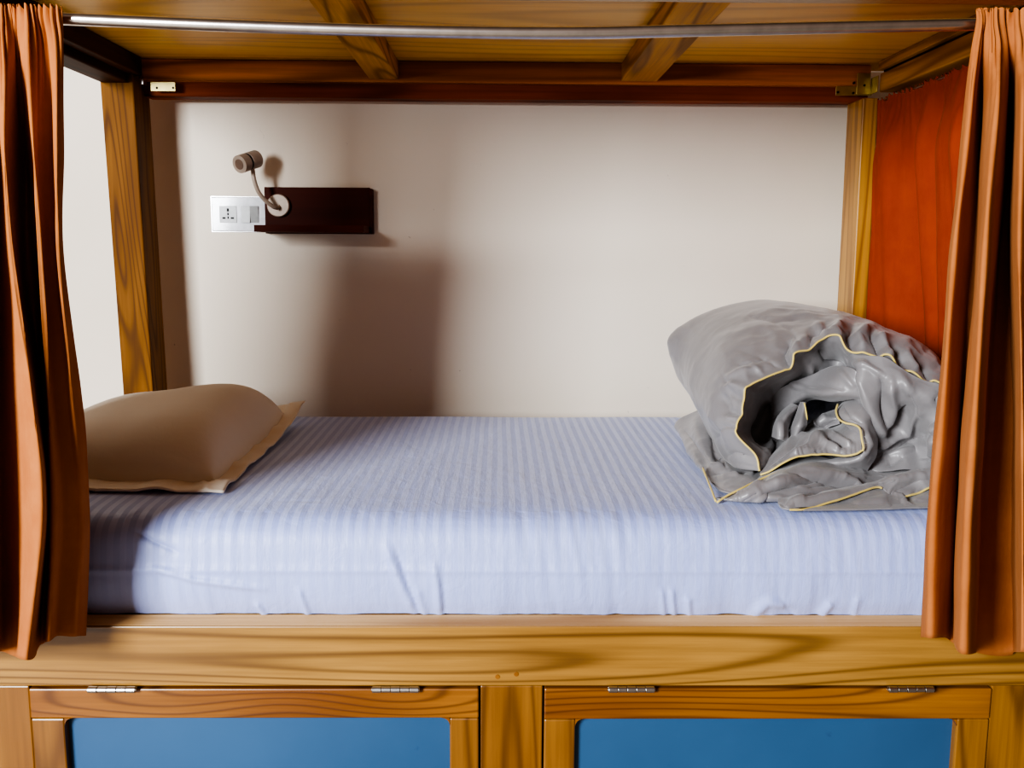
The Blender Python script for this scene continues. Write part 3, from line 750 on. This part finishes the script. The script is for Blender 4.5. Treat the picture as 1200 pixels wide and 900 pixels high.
# tongue: bluish piped flap lying in the mouth
tongue_edge = [(891,556,1.545),(905,551,1.54),(927,538,1.54),(945,532,1.54),(957,530,1.54),(975,532,1.54),(990,534,1.535),(1003,532,1.53),(1010,528,1.53)]
S = patch(G3([
 tongue_edge,
 [(893,552,1.56),(905,543,1.56),(925,530,1.56),(942,524,1.56),(956,521,1.56),(974,523,1.555),(990,522,1.55),(1003,519,1.55),(1009,515,1.55)],
 [(897,545,1.59),(908,535,1.59),(925,521,1.60),(942,515,1.60),(956,512,1.60),(974,513,1.59),(988,510,1.58),(1000,505,1.57),(1007,504,1.57)],
 [(900,535,1.65),(910,524,1.66),(925,512,1.68),(942,507,1.68),(956,504,1.68),(972,503,1.67),(985,500,1.65),(994,496,1.63),(1000,496,1.6)],
 [(905,525,1.74),(915,514,1.76),(930,504,1.78),(945,500,1.78),(958,498,1.78),(970,496,1.77),(980,494,1.75),(986,490,1.72),(990,488,1.7)]]), 80, 160)
S = strokes(S, [([(925,534),(950,520),(960,512)], 4, .006), ([(955,528),(970,520)], 3, -.005), ([(960,515),(985,528)], 3, .008), ([(967,512),(990,524)], 2.5, -.007), ([(975,510),(998,522)], 3, .007),
 ([(900,548),(920,530),(935,516)], 4, -.005), ([(912,540),(935,522),(950,514)], 2.5, -.004), ([(930,532),(950,524)], 2.5, .004), ([(940,528),(965,516)], 2, -.003), ([(930,508),(950,514),(975,508)], 4, .007)])
islands.append(S)
# inner small folds inside cavity: upright leaf with piping, crumple
S = patch(G3([
 [(926,514,1.66),(930,495,1.67),(936,478,1.68),(940,472,1.68)],
 [(932,512,1.64),(937,495,1.64),(941,480,1.66),(942,472,1.67)],
 [(940,508,1.655),(944,495,1.65),(944,482,1.66),(942,472,1.67)]]), 40, 40)
islands.append(S)
leaf = [(942,472,1.668),(944,482,1.66),(945,492,1.652),(942,503,1.655)]
S = patch(G3([
 [(905,512,1.66),(908,498,1.67),(916,484,1.70),(928,474,1.72)],
 [(912,515,1.63),(915,500,1.64),(922,486,1.66),(934,476,1.69)],
 [(924,518,1.64),(923,502,1.66),(928,488,1.69),(938,478,1.72)]]), 40, 50)
islands.append(strokes(S, [([(915,515),(914,492)], 3, .005)]))
S = patch(G3([
 [(940,508,1.70),(955,505,1.69),(970,500,1.68),(984,496,1.67)],
 [(944,500,1.71),(957,496,1.70),(970,489,1.69),(982,488,1.68)],
 [(950,496,1.75),(960,490,1.75),(970,484,1.74),(980,480,1.72)]]), 50, 70)
islands.append(strokes(S, [([(945,503),(955,498),(965,503)], 2.5, .008), ([(955,500),(970,488)], 3, .009), ([(962,502),(980,490)], 2.5, -.008)]))
# bulge leaving the roll to the lower left
S = patch(G3([
 [(834,478,1.93),(850,474,1.90),(862,490,1.86),(875,520,1.80),(890,545,1.70),(900,540,1.72)],
 [(812,484,1.94),(828,486,1.88),(845,505,1.80),(862,530,1.72),(884,552,1.62),(897,550,1.64)],
 [(797,492,1.96),(815,500,1.86),(832,520,1.74),(850,542,1.64),(880,560,1.57),(893,560,1.58)],
 [(791,500,1.96),(806,516,1.83),(824,538,1.70),(840,556,1.61),(872,566,1.545),(890,567,1.54)],
 [(797,508,1.94),(806,528,1.80),(822,548,1.66),(836,568,1.56),(860,572,1.515),(880,575,1.50)],
 [(806,514,1.93),(812,534,1.785),(828,556,1.64),(840,578,1.535),(855,582,1.50),(868,586,1.49)]]), 110, 130)
S = strokes(S, [([(838,486),(842,510),(862,535)], 5, .010), ([(830,490),(835,520),(850,545)], 5, -.010), ([(815,495),(822,520),(835,548)], 6, .007),
 ([(800,502),(815,520),(830,545)], 4, -.004), ([(832,548),(850,540)], 3, .005), ([(836,556),(858,550),(875,553)], 3, -.005), ([(845,560),(866,556)], 3, .005), ([(870,545),(885,556)], 4, .006)])
islands.append(S)
# first flat layer with piped corner at lower left
layer1_edge = [(838,588,1.475),(850,581,1.48),(866,573,1.49),(880,566,1.50),(893,560,1.515),(915,551,1.53)]
S = patch(G3([
 [(893,538,1.64),(925,526,1.66),(960,520,1.67),(1000,530,1.66),(1040,538,1.65),(1100,540,1.63)],
 [(893,556,1.56),(925,545,1.565),(960,540,1.57),(1000,547,1.575),(1040,556,1.58),(1100,556,1.59)],
 [(880,566,1.515),(915,552,1.52),(955,543,1.53),(1000,553,1.55),(1040,560,1.57),(1100,560,1.58)],
 [(866,574,1.49),(905,560,1.49),(945,553,1.50),(990,562,1.52),(1035,566,1.55),(1096,566,1.57)],
 [(850,581,1.475),(893,571,1.465),(935,565,1.475),(985,572,1.50),(1030,573,1.54),(1096,572,1.56)],
 [(838,588,1.468),(880,581,1.45),(920,580,1.46),(980,582,1.485),(1025,580,1.53),(1096,577,1.55)],
 [(840,589,1.470),(880,591,1.455),(916,590,1.458),(978,588,1.485),(1025,586,1.53),(1096,582,1.55)]]), 120, 220)
S = strokes(S, [([(850,584),(875,572),(900,560)], 2.5, -.005), ([(870,585),(890,572),(920,566)], 5, .008), ([(895,578),(930,570),(960,562)], 5, -.009), ([(905,565),(940,558),(985,560)], 5, .008), ([(858,580),(880,574),(895,566)], 2.5, .004), ([(870,586),(888,578)], 2, -.003), ([(895,588),(905,575)], 2.5, -.004), ([(900,572),(925,566),(945,570)], 3, .004), ([(950,572),(975,566)], 3, -.004),
 ([(925,555),(960,562),(1000,574)], 5, -.009), ([(980,560),(1000,566),(1008,573)], 3.5, .010), ([(940,548),(980,556),(1030,562)], 4, .006), ([(1010,560),(1040,565)], 4, -.005), ([(880,590),(900,582),(920,584)], 3, .004), ([(862,586),(866,576)], 2.5, .003)])
islands.append(S)
# second flat layer with piped corner at lower middle, and its dark underside
l2_edge = [(925,608,1.405),(940,602,1.41),(955,593,1.42),(975,586,1.43),(1000,579,1.445),(1022,571,1.465),(1032,566,1.48)]
S = patch(G3([
 [(912,584,1.455),(935,580,1.46),(965,577,1.47),(1000,570,1.48),(1032,564,1.49),(1060,555,1.50),(1105,548,1.51)],
 [(912,590,1.435),(930,587,1.43),(960,582,1.44),(1000,573,1.46),(1034,565,1.475),(1062,558,1.49),(1105,551,1.50)],
 [(914,597,1.42),(930,595,1.415),(957,588,1.425),(1000,577,1.45),(1030,567,1.475),(1060,563,1.482),(1105,558,1.49)],
 [(918,604,1.41),(932,602,1.405),(955,593,1.42),(998,580,1.445),(1028,569,1.47),(1058,572,1.475),(1100,566,1.48)],
 [(925,609,1.403),(940,603,1.405),(956,594,1.42),(998,580.5,1.446),(1030,571,1.47),(1050,584,1.46),(1100,568,1.478)]]), 90, 200)
S = strokes(S, [([(920,600),(928,590),(945,583)], 4, .006), ([(912,590),(922,603)], 2.5, -.004), ([(930,590),(960,584),(990,578)], 4, .006), ([(1035,566),(1065,560),(1100,555)], 5, .006), ([(1050,575),(1080,562),(1100,560)], 4, -.004), ([(940,585),(960,578)], 3, -.005)])
islands.append(S)
S = patch(G3([
 [(928,606,1.413),(950,596,1.43),(985,584,1.45),(1020,573,1.475),(1040,577,1.475),(1058,585,1.465),(1080,578,1.475),(1105,568,1.48)],
 [(935,606,1.408),(960,598,1.42),(990,592,1.43),(1020,584,1.45),(1045,586,1.452),(1062,590,1.45),(1085,587,1.455),(1105,584,1.46)],
 [(940,606,1.403),(965,602,1.405),(995,600,1.41),(1022,598,1.415),(1048,596,1.42),(1068,595,1.425),(1088,593,1.43),(1108,590,1.435)],
 [(942,607,1.401),(968,604,1.402),(998,603,1.404),(1024,602,1.408),(1050,600,1.412),(1070,599,1.415),(1090,597,1.418),(1110,594,1.42)]]), 60, 150)
S = strokes(S, [([(1000,590),(1040,588)], 4, .004), ([(1045,575),(1056,586),(1062,592)], 3, .008), ([(1068,590),(1095,582)], 5, .006)])
islands.append(S)
# one cloth mesh
V, Fc = [], []
def ridged(S, sc, amp, seed):
    out = np.zeros(S.shape[:2])
    for i in range(S.shape[0]):
        for j in range(S.shape[1]):
            x, y, z = S[i, j]; w_ = noise.noise(Vector((x*6+seed, y*6, z*6)))*.6
            a = noise.noise(Vector((x*sc[0]+seed+w_, y*sc[1]+seed*.7+w_, z*sc[2]-seed)))
            b = noise.noise(Vector((x*5-seed, y*5, z*5+seed)))
            out[i, j] = (.22-abs(a))*amp*max(0.0, min(1.0, .55+1.6*b))
    return out
def add_island(S, k):
    N = facing(S); nr, nc = S.shape[:2]
    h = ridged(S, (15, 9, 12), .017, k*5.1)+ridged(S, (34, 22, 30), .006, k*5.1+3)
    if k == 0: h *= np.linspace(.8, .3, nr)[:, None]
    if k in (2, 3): h *= .45
    if k == 4: h *= .6
    # stitched puckers running away from the piped edge
    if k in (0, 1, 5, 11, 10):
        e = (np.arange(nr) if k < 2 or k == 5 else (nr-1-np.arange(nr)) if k == 11 else None)
        if e is not None:
            ph = np.array([noise.noise(Vector((j*.05+k, k*3.3, 0)))*9 for j in range(nc)])+np.arange(nc)*.55
            am = np.array([.6+noise.noise(Vector((j*.03, 7+k, 0))) for j in range(nc)])
            h += .0016*np.sin(ph)[None, :]*am[None, :]*(np.exp(-(e/13.0)**2)*np.minimum(1, e/3.0))[:, None]
    if k in (0, 1): h *= np.clip((np.arange(nr)+1)/10.0, .12, 1)[:, None]
    S = S+N*h[..., None]
    if k == 1:      # lining starts exactly at the edge of the outer shell
        d = islands[0][0]-S[0]; S = S+d[None]*np.exp(-(np.arange(nr)/9.0))[:, None, None]
    S[..., 2] = np.maximum(S[..., 2], ZM+.006); X_ = S[..., 0]
    S[..., 0] = np.where(X_ > .855, .855+.045*np.tanh((X_-.855)/.045), X_)
    n0 = len(V); V.extend(tuple(p) for p in S.reshape(-1, 3))
    Fc.extend(tuple(q_+n0 for q_ in q) for q in gfaces(nr, nc)); return S
for k, S in enumerate(islands): islands[k] = add_island(S, k)
offd = wpos(dv)
me = bpy.data.meshes.new('duvet_cover'); me.from_pydata([tuple(Vector(p)-offd) for p in V], [], Fc); me.update()
me.materials.append(DUVET); me.polygons.foreach_set('use_smooth', [True]*len(me.polygons))
o = bpy.data.objects.new('duvet_cover', me); C.objects.link(o); o.parent = dv
m = o.modifiers.new('solid', 'SOLIDIFY'); m.thickness = .003; m.offset = 0
# piping
def piping(edge, r=.0018):
    e = cr_axis0(np.array(edge), len(edge)*3)
    MB().tube([tuple(p) for p in e], r, 8).build('piping', PIPE, dv, smooth=True)
def edge_of(S, row=None, col=None, a=0, b=None, push=.0025):
    E = S[row, a:b] if row is not None else S[a:b, col]
    E = E[::3].copy(); view = np.array([0, 0, ZC])-E; view /= np.linalg.norm(view, axis=-1, keepdims=True)
    return E+view*push
piping(edge_of(islands[0], row=0, a=0, b=226))
piping(edge_of(islands[5], row=0))
piping([P(*q)+np.array((0, -.003, .001)) for q in [(981,474,1.615),(979,482,1.60),(982,491,1.58),(990,496,1.565),(1000,498,1.555),(1007,503,1.54),(1009,515,1.53),(1011,524,1.528),(1010,529,1.528)]])
piping([P(*q)+np.array((0, -.002, 0)) for q in leaf])
def px_edge(L, dy=-.004): return [P(*q)+np.array((0, dy, .002)) for q in L]
piping(px_edge([(838,588,1.462),(834,577,1.50),(830,567,1.545),(826,557,1.60),(823,549,1.63)], -.004))
piping(px_edge([(838,588,1.468),(850,580,1.478),(866,572,1.488),(880,565,1.505),(893,559,1.52),(912,552,1.53)], -.012))
piping(edge_of(islands[11], row=-1, a=0, b=140, push=.004))
piping(edge_of(islands[11], row=-1, a=160, b=None, push=.004))

# ------------------------------------------------------------ wall shelf, lamp, switch plate
def wallpt(px, py, Y=YW): return P(px, py, Y)
YS = YW-.018
a = wallpt(311, 268, YS); b = wallpt(433, 220, YS)
sh_ = empty('wall_shelf', ((a[0]+b[0])/2, YW, a[2]), 'small dark mahogany wall shelf beneath the reading lamp', 'shelf')
MB().box(a[0], b[0], YS, YW-.0005, a[2]-.012, b[2]).build('back_board', W_SHELF, sh_, bevel=.001)
zs = wallpt(370, 264, YW-.13)[2]; zs2 = wallpt(370, 272, YW-.13)[2]
MB().box(a[0], b[0], YW-.13, YS-.0004, zs2, zs).build('shelf_board', W_SHELF, sh_, bevel=.001)
MB().box(b[0]-.0, b[0]+.008, YW-.026, YW-.0005, a[2]-.012, b[2]-.003).build('end_strip', W_SHELF, sh_, bevel=.001)
# lamp
lc = wallpt(327, 241, YS)
lamp = empty('reading_lamp', lc, 'taupe gooseneck reading lamp with cylindrical head mounted on the wall shelf', 'lamp')
MB().tube([lc+np.array((0, -.0002, 0)), lc+np.array((0, -.010, 0)), lc+np.array((0, -.012, 0))], [.028, .028, .026], 40).build('base_disc', LAMP, lamp)
neck = cr_axis0([lc+np.array((.002, -.012, -.004)), wallpt(322, 243, YS-.03), wallpt(312, 236, YS-.045), wallpt(303, 225, YS-.055), wallpt(298, 211, YS-.06), wallpt(296, 198, YS-.06)], 40)
MB().tube(neck, .0052, 14).build('gooseneck', LAMP, lamp, smooth=True)
h1 = wallpt(301, 186, YS-.045); h0 = wallpt(281, 192.5, YS-.095)
hd = (h0-h1); hl = np.linalg.norm(hd); hd /= hl
ex_ = lambda t: h1+hd*t*hl
head = MB().tube([ex_(0), ex_(.03), ex_(.55)], [.020, .0215, .0215], 36).build('lamp_head', LAMP, lamp, bevel=.0006)
MB().tube([ex_(.545), ex_(.665)], .0205, 32).build('head_ring', LAMPB, head)
MB().tube([ex_(.66), ex_(1.02), ex_(1.03), ex_(1.0)], [.0215, .0215, .018, .0165], 36).build('head_front', LAMP, head)
MB().tube([ex_(1.0), ex_(1.045), ex_(1.05)], [.0125, .0125, .010], 24).build('lens', LENS, head)
# switch plate
a = wallpt(248.5, 271, YW-.008); b = wallpt(312, 231, YW-.008)
sw = empty('switch_plate', ((a[0]+b[0])/2, YW, (a[2]+b[2])/2), 'glossy white wall plate with universal socket and two rocker switches', 'switch plate')
MB().box(a[0], b[0], YW-.008, YW-.0005, a[2], b[2]).build('plate', PLATE, sw, bevel=.0025)
MB().box(a[0]-.0015, b[0]+.0015, YW-.004, YW-.0006, a[2]-.0015, b[2]+.0015).build('plate_rim', PLATE2, sw)
a = wallpt(257.5, 261, YW-.0095); b = wallpt(277, 241.5, YW-.0095)
sock = MB().box(a[0], b[0], YW-.0095, YW-.0078, a[2], b[2]).build('socket', KEYS, sw, bevel=.0006)
cx, cz = (a[0]+b[0])/2, (a[2]+b[2])/2
def hole(x, z, w, h):
    MB().box(cx+x-w/2, cx+x+w/2, YW-.0099, YW-.0093, cz+z-h/2, cz+z+h/2).build('pin_hole', HOLE, sock)
hole(0, .011, .0055, .008); hole(0, .001, .004, .006); hole(0, -.008, .0035, .006); hole(-.0105, -.009, .008, .0045); hole(.0105, -.009, .008, .0045)
for (q0, q1) in ((283, 292.6), (293.2, 302.5)):
    a = wallpt(q0, 261, YW-.011); b = wallpt(q1, 241.5, YW-.011)
    m = MB(); dzt = .002 if q0 < 290 else -.002
    m.add([(a[0], YW-.0105-dzt, a[2]), (b[0], YW-.0105-dzt, a[2]), (b[0], YW-.0105+dzt, b[2]), (a[0], YW-.0105+dzt, b[2]),
           (a[0], YW-.0078, a[2]), (b[0], YW-.0078, a[2]), (b[0], YW-.0078, b[2]), (a[0], YW-.0078, b[2])],
          [(0, 1, 2, 3), (7, 6, 5, 4), (0, 4, 5, 1), (1, 5, 6, 2), (2, 6, 7, 3), (3, 7, 4, 0)])
    m.build('rocker_switch', KEYS, sw, bevel=.0004)

# ------------------------------------------------------------ light
def area(name, loc, target, sx, sy, power, col):
    l = bpy.data.lights.new(name, 'AREA'); l.shape = 'RECTANGLE'; l.size = sx; l.size_y = sy; l.energy = power; l.color = col
    o = bpy.data.objects.new(name, l); C.objects.link(o); o.location = loc
    d = Vector(target)-Vector(loc); o.rotation_euler = d.to_track_quat('-Z', 'Y').to_euler(); return o
area('window_light', (-2.1, -1.75, ZC+.62), (.2, 1.9, ZC-.1), .98, 1.15, 235, (.94, .97, 1.0))
w = bpy.data.worlds.new('world'); bpy.context.scene.world = w; w.use_nodes = True
wt = w.node_tree; bg = wt.nodes['Background']
tc = wt.nodes.new('ShaderNodeTexCoord'); dp = wt.nodes.new('ShaderNodeVectorMath'); dp.operation = 'DOT_PRODUCT'
wt.links.new(tc.outputs['Generated'], dp.inputs[0]); dp.inputs[1].default_value = Vector((-.35, -.9, .15)).normalized()
rp_ = wt.nodes.new('ShaderNodeValToRGB'); wt.links.new(dp.outputs['Value'], rp_.inputs[0])
e = rp_.color_ramp.elements; e[0].position = 0.0; e[0].color = (.06, .038, .027, 1); e[1].position = 1.0; e[1].color = (.42, .28, .21, 1)
wt.links.new(rp_.outputs[0], bg.inputs[0]); bg.inputs[1].default_value = .56
sc = bpy.context.scene
sc.view_settings.view_transform = 'AgX'; sc.view_settings.look = 'AgX - High Contrast'
sc.view_settings.exposure = 0.22
